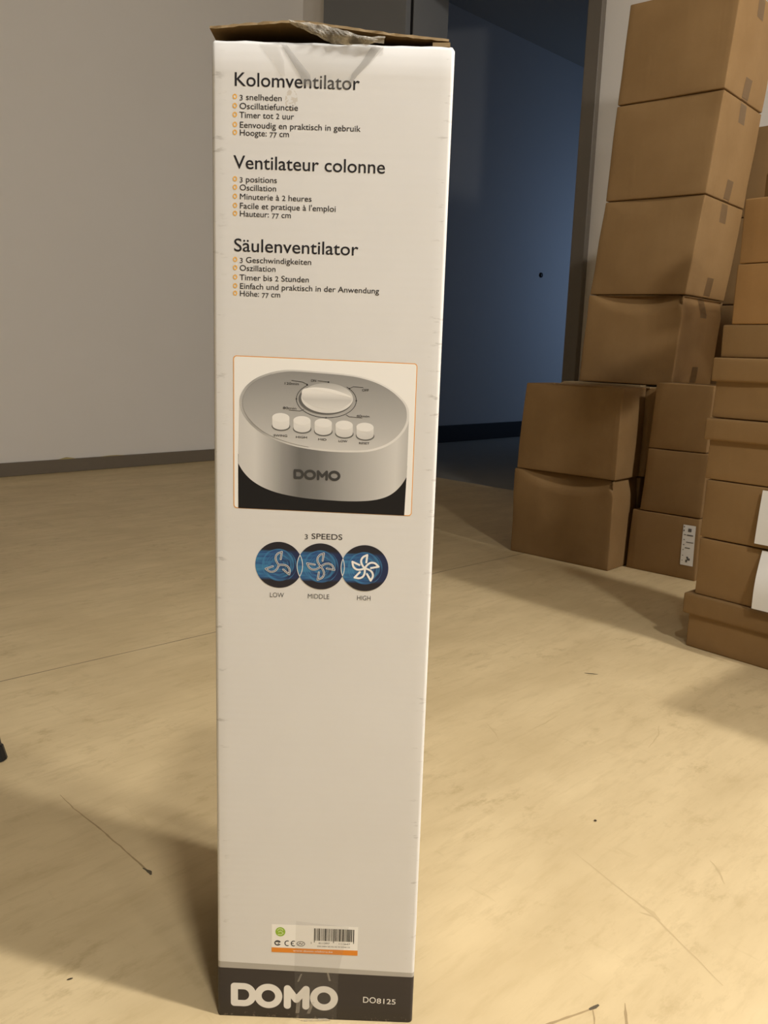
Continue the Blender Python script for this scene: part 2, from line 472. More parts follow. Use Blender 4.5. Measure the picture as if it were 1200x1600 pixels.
class Carton:
    """front quad (left-bottom, right-bottom, right-top, left-top as (s, z) in the plane of the
    stack's front), depth, rounded edges, slight bulge and an optional pressed-in crease"""
    def __init__(self, bl, br, tr, tl, depth, r=0.004, bulge=0.003, crease=0.0, seed=0, n=22, crush=0.0):
        self.q = [Vector((p[0], p[1])) for p in (bl, br, tr, tl)]
        self.cx = sum(p[0] for p in (bl, br, tr, tl)) / 4
        self.z0 = min(bl[1], br[1])
        wd = (abs(br[0] - bl[0]) + abs(tr[0] - tl[0])) / 2
        ht = ((tl[1] - bl[1]) + (tr[1] - br[1])) / 2
        self.h = Vector((wd / 2, depth / 2, ht / 2)); self.r = r; self.bulge = bulge
        self.crease = crease; self.seed = seed; self.n = n; self.depth = depth; self.crush = crush
    def warp(self, p, off=0.0):
        h, r = self.h, self.r
        inner = Vector([max(-(h[i] - r), min(h[i] - r, p[i])) for i in range(3)])
        d = p - inner
        nrm = d.normalized() if d.length > 1e-9 else Vector((0, 0, 1))
        q = inner + nrm * (r + off)
        fx, fy, fz = q.x / h.x, q.y / h.y, q.z / h.z
        cosx = math.cos(min(1, abs(fx)) * math.pi / 2); cosy = math.cos(min(1, abs(fy)) * math.pi / 2); cosz = math.cos(min(1, abs(fz)) * math.pi / 2)
        b = self.bulge
        sd = Vector((self.seed * 3.1, self.seed * 1.7, 0))
        q = q + Vector((nrm.x * b * cosy * cosz, nrm.y * b * cosx * cosz, 0))
        q = q + Vector((nrm.x, nrm.y, 0)) * 0.0022 * noise.noise(q * 9 + sd)
        if self.crease and nrm.y < -0.2:
            t = h.z - q.z
            hz = 0.052 * math.sin(math.pi * min(1, max(0, 0.5 + 0.5 * (fx - 0.12)))) ** 0.8
            if t < hz: q.y += (hz - t) * self.crease
        if self.crush and nrm.x > 0.2:
            t = h.z - q.z
            if t < 0.045: q.x -= (0.045 - t) * self.crush
        # bilinear map into the front quad
        a = (q.x / h.x + 1) / 2; c = (q.z / h.z + 1) / 2
        bl, br, tr, tl = self.q
        s = (bl * (1 - a) + br * a) * (1 - c) + (tl * (1 - a) + tr * a) * c
        return Vector((s.x - self.cx, q.y + h.y, s.y - self.z0))
    def body(self, name, parent, mat, z_lo=None):
        h, r, n = self.h, self.r, self.n
        A = [axis_pts(h[i], r, n) for i in range(3)]
        bm = bmesh.new()
        cache = {}
        def V(p):
            k = tuple(round(c, 6) for c in p)
            if k not in cache: cache[k] = bm.verts.new(self.warp(Vector(p)))
            return cache[k]
        for ax in range(3):
            o1, o2 = (ax + 1) % 3, (ax + 2) % 3
            for sgn in (-1, 1):
                for i in range(len(A[o1]) - 1):
                    for j in range(len(A[o2]) - 1):
                        pts = []
                        for (ii, jj) in ((i, j), (i + 1, j), (i + 1, j + 1), (i, j + 1)):
                            p = [0, 0, 0]; p[ax] = sgn * h[ax]; p[o1] = A[o1][ii]; p[o2] = A[o2][jj]
                            pts.append(V(p))
                        if sgn < 0: pts.reverse()
                        if len(set(pts)) == 4:
                            try: bm.faces.new(pts)
                            except ValueError: pass
        return link_bm(name, bm, mat, parent, smooth=True)
    def tape(self, parent, tail=0.055, width=0.045, mat=None, bottom=True):
        """one strip over the top seam with tails on both ends, and its twin under the bottom"""
        h = self.h; out = []
        for top in ((1, -1) if bottom else (1,)):
            path = []
            nz = 6
            for k in range(nz): path.append((-h.x, top * (h.z - tail + tail * k / nz)))
            m = 14
            for k in range(m + 1): path.append((-h.x + 2 * h.x * k / m, top * h.z))
            for k in range(1, nz + 1): path.append((h.x, top * (h.z - tail * k / nz)))
            vs, fs = [], []
            for (x, z) in path:
                for y in (-width / 2, 0, width / 2):
                    vs.append(self.warp(Vector((x, y, z)), 0.0006))
            for i in range(len(path) - 1):
                for j in range(2):
                    a = i * 3 + j
                    fs.append((a, a + 1, a + 4, a + 3))
            o = link_mesh('packing_tape', vs, fs, mat or M_TAPE_BROWN, parent, smooth=True)
            out.append(o)
        return out
    def patch(self, name, parent, x0, x1, z0, z1, mat, off=0.0008, n=6, extra=None):
        """something stuck flat on the front face; coordinates measured from the front's lower left"""
        h = self.h; vs, fs = [], []
        for j in range(n + 1):
            for i in range(n + 1):
                x = -h.x + x0 + (x1 - x0) * i / n; z = -h.z + z0 + (z1 - z0) * j / n
                o = off + (extra(i / n, j / n) if extra else 0)
                vs.append(self.warp(Vector((x, -h.y, z)), o))
        for j in range(n):
            for i in range(n):
                a = j * (n + 1) + i
                fs.append((a, a + 1, a + n + 2, a + n + 1))
        return link_mesh(name, vs, fs, mat, parent, smooth=True)

def place(name, origin, t, c, label, cat='cardboard box', group=None):
    """empty at the base centre of the carton's front edge, x along the front, y into the depth"""
    t = Vector((t[0], t[1])).normalized()
    p = Vector((origin[0] + t.x * c.cx, origin[1] + t.y * c.cx, c.z0))
    o = empty(name, p, math.atan2(t.y, t.x))
    tag(o, label, cat, group)
    return o

T = (0.7426, -0.6698); NRM = (0.6698, 0.7426)
A0 = (0.393, 2.491)

# --- the pair in front
def pair(z0, z1, x0, x1, x0t, x1t, label, crease, seed, crush=0.0, depth=0.145):
    c = Carton((x0, z0), (x1, z0), (x1t, z1), (x0t, z1), depth, crease=crease, seed=seed, crush=crush, bulge=0.004)
    o = place('cardboard_box', A0, T, c, label, group=None)
    c.body('carton', o, M_KRAFT)
    return c, o
pair(0.0, 0.257, 0.0, 0.329, -0.002, 0.327, 'brown cardboard box on the floor with a creased front, lower of the front pair', 0.62, 1, 0.25)
pair(0.2585, 0.513, 0.004, 0.329, 0.020, 0.328, 'square brown cardboard box resting on the creased box at the left front', 0.10, 2)

# --- the tall leaning stack behind the pair
TQ = [((0.035, 0.0), (0.325, 0.0), (0.330, 0.255), (0.040, 0.255)),
      ((0.050, 0.257), (0.340, 0.257), (0.362, 0.513), (0.058, 0.511))]
T5 = (A0[0] + NRM[0] * 0.152, A0[1] + NRM[1] * 0.152)
T4 = (A0[0] + NRM[0] * 0.19, A0[1] + NRM[1] * 0.19)
TALL = 'brown box of the tall leaning tower, '
c = Carton(*TQ[0], 0.30, seed=3); o = place('cardboard_box', T5, T, c, TALL + 'bottom one standing on the floor behind')
c.body('carton', o, M_KRAFT); c.tape(o)
c = Carton(*TQ[1], 0.30, seed=4); o = place('cardboard_box', T5, T, c, TALL + 'second up with loose flaps at its top')
c.body('carton', o, M_KRAFT); c.tape(o, bottom=False)
# its flap ends stick out under the next box
def slab(name, parent, pts_bottom, thick, mat):
    vs = [Vector(p) for p in pts_bottom] + [Vector(p) + Vector((0, 0, thick)) for p in pts_bottom]
    n = len(pts_bottom)
    fs = [tuple(range(n))[::-1], tuple(range(n, 2 * n))] + [(i, (i + 1) % n, n + (i + 1) % n, n + i) for i in range(n)]
    return link_mesh(name, vs, fs, mat, parent)
zt = 0.2555
slab('flap', o, [(-0.150, -0.010, zt), (0.135, -0.008, zt - 0.0015), (0.135, 0.12, zt - 0.001), (-0.148, 0.12, zt + 0.001)], 0.003, M_KRAFT_EDGE)
slab('flap', o, [(-0.146, -0.004, zt + 0.0035), (0.10, 0.006, zt + 0.0022), (0.10, 0.13, zt + 0.002), (-0.144, 0.13, zt + 0.0035)], 0.003, M_KRAFT_EDGE)
UPP = [((0.087, 0.5215), (0.379, 0.5195), (0.394, 0.769), (0.098, 0.775)),
       ((0.101, 0.7775), (0.395, 0.7715), (0.423, 1.031), (0.129, 1.037)),
       ((0.130, 1.0395), (0.424, 1.0335), (0.446, 1.289), (0.141, 1.295)),
       ((0.142, 1.2985), (0.446, 1.2925), (0.466, 1.548), (0.158, 1.556))]
NAMES = ['third up, with a crumpled top edge', 'fourth up, between the crumpled one and two more',
         'fifth up, right under the topmost', 'topmost, reaching the upper edge of the photo']
for i, qd in enumerate(UPP):
    c = Carton(*qd, 0.285, seed=5 + i, crease=(0.55, 0.12, 0.10, 0.05)[i], bulge=0.005, r=0.0032, crush=(0.3, 0, 0, 0)[i])
    o = place('cardboard_box', T4, T, c, TALL + NAMES[i])
    c.body('carton', o, M_KRAFT)
    c.tape(o)

# --- the low stack squeezed in behind the right-hand pile
C0 = (0.705, 2.328)
CQ = [((0.0, 0.0), (0.202, 0.0), (0.198, 0.172), (0.004, 0.172)),
      ((0.026, 0.174), (0.200, 0.174), (0.203, 0.349), (0.034, 0.349)),
      ((0.034, 0.351), (0.197, 0.351), (0.200, 0.528), (0.041, 0.530))]
CL = ['dark brown box on the floor with a white printed label, between the big piles',
      'shaded brown box, middle one of the three narrow boxes between the two big piles',
      'brown box with a lighter top, uppermost of the three narrow boxes between the piles']
for i, qd in enumerate(CQ):
    c = Carton(*qd, 0.17, seed=12 + i, r=0.003, n=8)
    o = place('cardboard_box', C0, T, c, CL[i])
    c.body('carton', o, M_KRAFT)
    if i == 0:
        lb = c.patch('shipping_label', o, 0.155, 0.190, 0.040, 0.152, M_PAPER, 0.0009)
        lb['label'] = 'white printed label'
        # grey lines and marks of print on it
        vs, fs = [], []
        def q(x0, x1, z0, z1):
            x0 += .007; x1 += .007
            b0 = len(vs)
            for (x, z) in ((x0, z0), (x1, z0), (x1, z1), (x0, z1)):
                vs.append(c.warp(Vector((-c.h.x + x, -c.h.y, -c.h.z + z)), 0.0014))
            fs.append((b0, b0 + 1, b0 + 2, b0 + 3))
        for (x0, x1, z0, z1) in ((.163, .172, .134, .143), (.150, .153, .145, .148), (.150, .153, .134, .138), (.152, .158, .124, .126), (.161, .178, .123, .126),
                                 (.152, .156, .110, .112), (.160, .180, .104, .106), (.152, .156, .096, .098), (.158, .172, .088, .090), (.152, .155, .082, .084),
                                 (.152, .155, .066, .068), (.152, .154, .052, .054), (.162, .167, .049, .056), (.166, .174, .055, .061), (.164, .169, .060, .065)):
            q(x0, x1, z0, z1)
        link_mesh('label_print', vs, fs, M_GREY_INK, lb)
    if i == 2:
        c.tape(o, bottom=False)

# --- the right-hand pile of flat boxes
E0 = (0.647, 1.67); ET = (0.6599, -0.7513)
def ebox(x0, x1, z0, z1, label, lid=None, seed=0, depth=0.27, dx=0.0, org=E0, t=ET, x0t=None, mat=None):
    c = Carton((x0, z0), (x1, z0), (x1, z1), (x0 if x0t is None else x0t, z1), depth, r=0.003, seed=seed, n=8, bulge=0.002)
    o = place('lidded_box' if lid else 'cardboard_box', org, t, c, label, 'storage box' if lid else 'cardboard box')
    c.body('carton', o, mat or M_KRAFT)
    if lid:
        lz0, lx = lid
        # the lid: a shallow tray with a real rim, a little larger than the box
        cl = Carton((x0 - lx, lz0), (x1 + lx, lz0 + 0.0), (x1 + lx, z1 + 0.003), (x0 - lx, z1 + 0.003), depth + 0.016, r=0.004, seed=seed + 30, n=8, bulge=0.002)
        lo = cl.body('lid', o, M_KRAFT)
        lo.location = (cl.cx - c.cx, -0.008, cl.z0 - c.z0)
    return c, o
ebox(0.0, 0.33, 0.0, 0.112, 'low brown lidded box on the floor, bottom of the right-hand pile', (0.071, 0.012), 21)
c2, o2 = ebox(0.006, 0.325, 0.1155, 0.2345, 'brown box with a curled white sheet, standing on the bottom lidded box', None, 22)
c3, o3 = ebox(0.004, 0.322, 0.2365, 0.3555, 'brown box with a flat white sheet, above the one with the curled sheet', None, 23, x0t=0.007)
ebox(0.003, 0.32, 0.357, 0.476, 'brown box with overhanging lid, lower of two lidded ones halfway up right-hand pile', (0.436, 0.008), 24)
ebox(0.003, 0.32, 0.4805, 0.595, 'brown box with overhanging lid, upper of two lidded ones halfway up right-hand pile', (0.552, 0.006), 25)
ebox(0.007, 0.31, 0.5985, 0.661, 'flat brown box lying on the upper lidded box of the right-hand pile', None, 26)
ebox(0.023, 0.31, 0.662, 0.774, 'brown box on the flat box high in the right-hand pile', None, 27, mat=M_KRAFT_OR)
ebox(0.024, 0.31, 0.7755, 0.893, 'orange brown box near the top of the right-hand pile, under the set back one', None, 28, mat=M_KRAFT_OR)

def sheet(name, c, parent, x0, x1, z0, z1, lift, mat=M_PAPER):
    o = c.patch(name, parent, x0, x1, z0, z1, mat, 0.001, 12, lift)
    o['label'] = 'white paper sheet'
    return o
sheet('paper_sheet', c3, o3, 0.1185, 0.26, 0.010, 0.114, lambda a, b: 0.005 + 0.006 * (1 - b))
sheet('paper_sheet', c2, o2, 0.1310, 0.26, 0.005, 0.117, lambda a, b: 0.004 + 0.016 * (1 - b) ** 1.2 + 0.006 * math.sin(b * math.pi))

# the set back, turned box on top and the dark pile by the wall
a9 = math.radians(-16)
ebox(0.0, 0.20, 0.8945, 1.004, 'small brown box turned askew on the very top of the right-hand pile', None, 29, 0.13, mat=M_KRAFT_OR, org=(0.792, 1.835), t=(math.cos(a9), math.sin(a9)))
DT = (1 / R2, -1 / R2)
D0 = uv(2.60, -1.255)
dz = [0.0, 0.255, 0.510, 0.765, 1.02]
DLb = ['on the floor', 'second from the floor', 'in the middle', 'second from the top', 'topmost of its stack']
for i in range(5):
    c = Carton((0.0 - 0.004 * i, dz[i] + 0.001), (0.248, dz[i] + 0.001), (0.248, dz[i] + 0.254), (0.0, dz[i] + 0.254), 0.25, seed=40 + i, n=6)
    o = place('cardboard_box', (D0.x, D0.y), DT, c, 'shaded brown box by the wall behind the tower, ' + DLb[i])
    c.body('carton', o, M_KRAFT)

# two unseen boxes added off to the right to shade the floor and the gap by the wall
for org, t_, wd_, ht_, dp_, lab in (((0.845, 1.075), ET, 0.34, 0.52, 0.32, 'unseen brown box added to shade the floor right of the lidded pile'),
                                    ((1.03, 2.00), T, 0.30, 1.04, 0.28, 'tall unseen brown box added to shade the gap by the wall behind the lidded pile')):
    c = Carton((0, 0), (wd_, 0), (wd_, ht_), (0, ht_), dp_, seed=60 + int(ht_ * 10) % 7, n=8)
    o = place('cardboard_box', org, t_, c, lab)
    c.body('carton', o, M_KRAFT)

# ------------------------------------------------------------------ the fan box
BX, BY, BYAW = -0.1338, 0.6412, -0.0090
fan = empty('fan_box', (BX, BY, 0.0), BYAW)
tag(fan, 'tall white retail carton of a column fan in the foreground, top flap torn open', 'cardboard box')

def box_body():
    r = 0.0028; t = 0.003
    def ring(off):
        pts = []
        x0, x1, y0, y1 = off, BOX_W - off, off, BOX_D - off
        rr = max(r - off * 0.6, 0.0006)
        def side(ax, ay, bx, by, n):
            return [(ax + (bx - ax) * i / n, ay + (by - ay) * i / n) for i in range(1, n)]
        corners = [((x0 + rr, y0 + rr), math.pi), ((x1 - rr, y0 + rr), 1.5 * math.pi), ((x1 - rr, y1 - rr), 0), ((x0 + rr, y1 - rr), 0.5 * math.pi)]
        for k, ((cx, cy), a0) in enumerate(corners):
            for i in range(6):
                a = a0 + (math.pi / 2) * i / 5
                pts.append((cx + rr * math.cos(a), cy + rr * math.sin(a)))
            (nx, ny), na = corners[(k + 1) % 4]
            ex, ey = cx + rr * math.cos(a0 + math.pi / 2), cy + rr * math.sin(a0 + math.pi / 2)
            sx, sy = nx + rr * math.cos(na), ny + rr * math.sin(na)
            pts += side(ex, ey, sx, sy, 24)
        return pts
    zs = [0.0, 0.0012, 0.02, 0.1, 0.25, 0.4, 0.55, 0.7, 0.78, 0.7985]
    outer = ring(0.0); inner = ring(t)
    n = len(outer)
    vs, fs, mi = [], [], []
    for zi, z in enumerate(zs):
        for (x, y) in outer:
            dx = 0.0; zz = z
            e = noise.noise(Vector((x * 90, y * 90, z * 60)))
            near = min(abs(x), abs(x - BOX_W)) < 0.004
            if near: dx = 0.0004 * noise.noise(Vector((1, y * 10, z * 45)))
            if zi == len(zs) - 1: zz += 0.0008 * noise.noise(Vector((x * 55, y * 55, 1)))
            if zi == 0: x = x + (0.0006 if x < BOX_W / 2 else -0.0006); y = y + (0.0006 if y < BOX_D / 2 else -0.0006)
            vs.append(Vector((x + dx, y, zz)))
    for zi in range(len(zs) - 1):
        for i in range(n):
            k = (i + 1) % n
            fs.append((zi * n + i, zi * n + k, (zi + 1) * n + k, (zi + 1) * n + i)); mi.append(0)
    top = (len(zs) - 1) * n
    b0 = len(vs)
    for (x, y) in [( (o[0] + i_[0]) / 2, (o[1] + i_[1]) / 2) for o, i_ in zip(outer, inner)]:
        vs.append(Vector((x, y, 0.8006 + 0.0008 * noise.noise(Vector((x * 60, y * 60, 4))))))
    b1 = len(vs)
    for (x, y) in inner: vs.append(Vector((x, y, 0.7985)))
    b2 = len(vs)
    for (x, y) in inner: vs.append(Vector((x, y, 0.004)))
    for i in range(n):
        k = (i + 1) % n
        fs.append((top + i, top + k, b0 + k, b0 + i)); mi.append(0)
        fs.append((b0 + i, b0 + k, b1 + k, b1 + i)); mi.append(2)
        fs.append((b1 + i, b1 + k, b2 + k, b2 + i)); mi.append(1)
    fs.append(tuple(b2 + i for i in range(n))); mi.append(1)
    fs.append(tuple(range(n))[::-1]); mi.append(0)
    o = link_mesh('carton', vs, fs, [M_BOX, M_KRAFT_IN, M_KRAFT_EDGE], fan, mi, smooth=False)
    for p in o.data.polygons:
        if len(p.vertices) == 4: p.use_smooth = True
    return o
box_body()

# back flap: hinged on the rear edge, lying slightly raised so its brown inside shows over the front edge
def back_flap():
    nx, ny, t = 40, 8, 0.0017
    vs, fs, mi = [], [], []
    def top_edge(x):
        f = x / BOX_W
        pts = [(0.0, 0.0098), (0.05, 0.0104), (0.12, 0.0120), (0.30, 0.0148), (0.38, 0.0150), (0.50, 0.0128), (0.62, 0.0107), (0.74, 0.0085), (0.88, 0.0068), (1.0, 0.0055)]
        for (a, b), (a2, b2) in zip(pts, pts[1:]):
            if f <= a2: return b + (b2 - b) * (f - a) / (a2 - a)
        return pts[-1][1]
    for layer in (0, 1):
        for j in range(ny + 1):
            g = j / ny                                # 0 at hinge, 1 at the free edge
            for i in range(nx + 1):
                f = i / nx
                x = -0.0015 * g + f * (BOX_W - 0.0030 * g)
                y = BOX_D - 0.002 - g * (BOX_D - 0.004)
                z = 0.8005 + top_edge(x) * (g ** 0.8) - t + layer * t
                if j == ny:
                    y += 0.0008 * noise.noise(Vector((x * 140, 5, layer)))
                    z += 0.0006 * noise.noise(Vector((x * 170, layer, 2)))
                if g < 0.2: z = max(z, 0.8012 + layer * t * 0.5)
                vs.append(Vector((x, y, z)))
    m = (nx + 1) * (ny + 1)
    for j in range(ny):
        for i in range(nx):
            a = j * (nx + 1) + i
            fs.append((a, a + 1, a + nx + 2, a + nx + 1)); mi.append(0)
            fs.append((m + a, m + a + nx + 1, m + a + nx + 2, m + a + 1)); mi.append(1)
    for i in range(nx):
        a = ny * (nx + 1) + i
        fs.append((a, a + 1, m + a + 1, m + a)); mi.append(2)
        a = i
        fs.append((a, m + a, m + a + 1, a + 1)); mi.append(2)
    for j in range(ny):
        for e in (0, nx):
            a = j * (nx + 1) + e
            fs.append((a, a + nx + 1, m + a + nx + 1, m + a)); mi.append(2)
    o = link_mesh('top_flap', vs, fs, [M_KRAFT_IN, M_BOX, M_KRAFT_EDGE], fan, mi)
    o['label'] = 'brown raised top flap with ragged edge'
    return o
back_flap()
# stub of the right side flap at the corner
sf = slab('side_flap', fan, [(BOX_W - 0.016, 0.002, 0.8008), (BOX_W - 0.0035, 0.001, 0.8008), (BOX_W - 0.003, 0.10, 0.8015), (BOX_W - 0.016, 0.10, 0.8015)], 0.0028, M_KRAFT_EDGE)

# ---- clear packing tape over the top
def sheet_mesh(name, outline_l, outline_r, mat, n=10, yo=-0.0004, jit=0.0):
    """ruled strip between two polylines of (x, y, z)"""
    vs, fs = [], []
    for a, b in zip(outline_l, outline_r):
        for i in range(n + 1):
            p = Vector(a).lerp(Vector(b), i / n)
            if jit: p += Vector((0, jit * noise.noise(p * 170), jit * noise.noise(p * 150 + Vector((3, 1, 2)))))
            vs.append(p)
    for j in range(len(outline_l) - 1):
        for i in range(n):
            k = j * (n + 1) + i
            fs.append((k, k + 1, k + n + 2, k + n + 1))
    return link_mesh(name, vs, fs, mat, fan, smooth=True)
Y0 = -0.0004
tp = sheet_mesh('packing_tape', [(0.050, Y0, 0.7985), (0.056, Y0, 0.790), (0.063, Y0, 0.780), (0.066, Y0, 0.772)],
                [(0.123, Y0, 0.7985), (0.113, Y0, 0.787), (0.104, Y0, 0.779), (0.098, Y0, 0.770)], M_TAPE_CLEAR)
tp['label'] = 'clear tape stuck on the front edge'
for side in ([(0.050, 0.7985), (0.0565, 0.789), (0.0635, 0.779), (0.0655, 0.773)], [(0.121, 0.7985), (0.113, 0.788), (0.106, 0.781), (0.100, 0.7735)]):
    sg = 1 if side[0][0] < 0.08 else -1
    wl = [0.004, 0.0055, 0.0075, 0.006] if sg > 0 else [0.007, 0.006, 0.005, 0.002]
    sheet_mesh('tape_wrinkle', [(x, Y0 - 0.0002, z) for x, z in side], [(x + sg * q_, Y0 - 0.0002, z) for (x, z), q_ in zip(side, wl)], M_TAPE_EDGE, 3)
sheet_mesh('tape_wrinkle', [(0.034, Y0, 0.7985), (0.044, Y0, 0.787), (0.050, Y0, 0.778)], [(0.048, Y0, 0.7985), (0.052, Y0, 0.788), (0.053, Y0, 0.778)], make_tape('tape_veil', (0.55, 0.52, 0.47, 1), 0.18, 0.3), 3)
# crumpled tape still bridging the flap and the front edge
def crumple():
    A = [(0.055, 0.8145), (0.064, 0.8130), (0.072, 0.8125), (0.080, 0.8122), (0.090, 0.8100), (0.104, 0.8060), (0.124, 0.8050)]
    B = [(0.0555, 0.8130), (0.066, 0.8085), (0.076, 0.8040), (0.086, 0.8005), (0.098, 0.7995), (0.110, 0.7997), (0.123, 0.8015)]
    n, sub = 8, 4
    def interp(P, f):
        k = min(int(f), len(P) - 2); g = f - k
        return P[k][0] * (1 - g) + P[k + 1][0] * g, P[k][1] * (1 - g) + P[k + 1][1] * g
    vs, fs = [], []
    cols = (len(A) - 1) * sub
    for c_ in range(cols + 1):
        (ax, az), (bx, bz) = interp(A, c_ / sub), interp(B, c_ / sub)
        for i in range(n + 1):
            f = i / n
            x = ax + (bx - ax) * f; z = az + (bz - az) * f
            y = 0.0002 - 0.0035 * math.sin(math.pi * f) - 0.0025 * noise.noise(Vector((x * 160, z * 190, 0.3))) - 0.001
            z += 0.0012 * noise.noise(Vector((x * 140, f * 5, 7)))
            vs.append(Vector((x, y, z)))
    for c_ in range(cols):
        for i in range(n):
            k = c_ * (n + 1) + i
            fs.append((k, k + 1, k + n + 2, k + n + 1))
    o = link_mesh('crumpled_tape', vs, fs, M_TAPE_CRINK, fan)
    o['label'] = 'crumpled clear tape bridging flap and front'
crumple()
# tape strip round the bottom edge
bt = sheet_mesh('packing_tape', [(0.069, Y0, 0.098), (0.068, Y0, 0.05), (0.070, Y0, 0.0015)], [(0.115, Y0, 0.094), (0.107, Y0, 0.05), (0.106, Y0, 0.0015)], make_tape('bottom_tape', (0.40, 0.37, 0.32, 1), 0.10, 0.15))
bt['label'] = 'clear tape strip at the bottom edge'
for (xa, za, xb, zb, wd) in ((0.0735, 0.046, 0.0705, 0.038, 0.0016), (0.0705, 0.020, 0.0695, 0.006, 0.0035), (0.083, 0.018, 0.0795, 0.006, 0.003), (0.0965, 0.048, 0.0985, 0.040, 0.0018)):
    sheet_mesh('tape_wrinkle', [(xa, Y0 - 0.0002, za), (xb, Y0 - 0.0002, zb)], [(xa + wd, Y0 - 0.0002, za), (xb + wd, Y0 - 0.0002, zb)], make_tape('tape_shine', (0.75, 0.68, 0.58, 1), 0.25, 0.3), 2)  # pale strips put the shine of the bottom tape into the colour
sheet_mesh('crumpled_tape', [(0.066, -0.001, 0.0028), (0.074, -0.0025, 0.0012), (0.082, -0.002, 0.0032), (0.096, -0.002, 0.0026)],
           [(0.066, -0.0005, 0.0008), (0.076, -0.003, 0.0006), (0.084, -0.003, 0.0006), (0.102, -0.001, 0.0006)], M_TAPE_CRINK, 6, jit=0.0015)

# ------------------------------------------------------------------ printing on the fan box
_tmp = []
def glyph_mesh(txt, weight=0.0, spacing=1.0, shear=0.0):
    cu = bpy.data.curves.new('t', 'FONT')
    cu.body = txt; cu.size = 1.0; cu.offset = weight; cu.space_character = spacing; cu.resolution_u = 4; cu.shear = shear
    cu.fill_mode = 'FRONT'
    ob = bpy.data.objects.new('t', cu); C.objects.link(ob)
    bpy.context.view_layer.update()
    me = bpy.data.meshes.new_from_object(ob.evaluated_get(bpy.context.evaluated_depsgraph_get()))
    vs = [(v.co.x, v.co.y) for v in me.vertices]; fs = [tuple(p.vertices) for p in me.polygons]
    bpy.data.objects.remove(ob); bpy.data.curves.remove(cu); bpy.data.meshes.remove(me)
    return vs, fs

_gc = {}
def glyph(ch, weight):
    k = (ch, weight)
    if k not in _gc:
        bar = glyph_mesh('|', weight)
        v2 = glyph_mesh('|' + ch + '|', weight)
        adv0 = max(p[0] for p in glyph_mesh('||', weight)[0])
        adv = max(p[0] for p in v2[0]) - adv0
        vs, fs = glyph_mesh(ch, weight) if ch != ' ' else ([], [])
        _gc[k] = (vs, fs, adv)
    return _gc[k]

class Print:
    """printed artwork on the front: thin layers of ink, x across and z up the front"""
    def __init__(self): self.v, self.f, self.m, self.mats = [], [], [], []
    def mi(self, mat):
        if mat not in self.mats: self.mats.append(mat)
        return self.mats.index(mat)
    def poly(self, pts, mat, layer=1, faces=None):
        b = len(self.v)
        y = -0.000035 * layer - 0.00007 - 0.00000012 * (len(self.f) % 200)
        self.v += [Vector((p[0], y, p[1])) for p in pts]
        i = self.mi(mat)
        for f in (faces or [tuple(range(len(pts)))]):
            self.f.append(tuple(b + k for k in f)); self.m.append(i)
    def disc(self, cx, cz, rx, rz, mat, layer=1, n=64):
        self.poly([(cx + rx * math.cos(2 * math.pi * i / n), cz + rz * math.sin(2 * math.pi * i / n)) for i in range(n)], mat, layer)
    def ringarc(self, cx, cz, rx, rz, wd, mat, layer=1, a0=0, a1=360, n=72):
        pts, fs = [], []
        for i in range(n + 1):
            a = math.radians(a0 + (a1 - a0) * i / n)
            pts += [(cx + (rx - wd / 2) * math.cos(a), cz + (rz - wd / 2) * math.sin(a)), (cx + (rx + wd / 2) * math.cos(a), cz + (rz + wd / 2) * math.sin(a))]
        for i in range(n): fs.append((2 * i, 2 * i + 1, 2 * i + 3, 2 * i + 2))
        self.poly(pts, mat, layer, fs)
    def stroke(self, pts, wd, mat, layer=1, round_=True, closed=False):
        for i in range(len(pts) - (0 if closed else 1)):
            a = Vector(pts[i]); b = Vector(pts[(i + 1) % len(pts)])
            d = (b - a)
            if d.length < 1e-9: continue
            d.normalize(); n = Vector((-d.y, d.x)) * wd / 2
            self.poly([a + n, a - n, b - n, b + n], mat, layer)
        if round_:
            for p in pts: self.disc(p[0], p[1], wd / 2, wd / 2, mat, layer, 16)
    def text(self, txt, x, z, mat, cap, width=None, weight=0.0, layer=1, oldstyle=True, slope=0.0, center=False, track=0.0):
        sz = cap / 0.727
        items = []; pen = 0.0
        for ch in txt:
            vs, fs, adv = glyph(ch, min(weight, 0.0) if ch in 'M4' else weight)
            k = 1.0; dz = 0.0
            if oldstyle and ch.isdigit():
                k = 0.88
                if ch in '3457': dz = -0.12
                if ch == '3' : dz = -0.06
            items.append((vs, fs, pen, k, dz)); pen += adv * (k if k != 1 else 1) + track
        sx = sz if width is None else width / max(pen, 1e-6)
        x0 = x - (pen * sx / 2 if center else 0)
        for vs, fs, p, k, dz in items:
            if not vs: continue
            self.poly([(x0 + (p + a * k) * sx, z + (b * k + dz) * sz + slope * (p + a * k) * sx) for a, b in vs], mat, layer, fs)
    def build(self, name, parent=None):
        o = link_mesh(name, self.v, self.f, self.mats, parent or fan, self.m)
        # faces look out of the front
        bm = bmesh.new(); bm.from_mesh(o.data)
        for f in bm.faces:
            f.normal_update()
            if f.normal.y > 0: f.normal_flip()
        bm.to_mesh(o.data); bm.free()
        return o

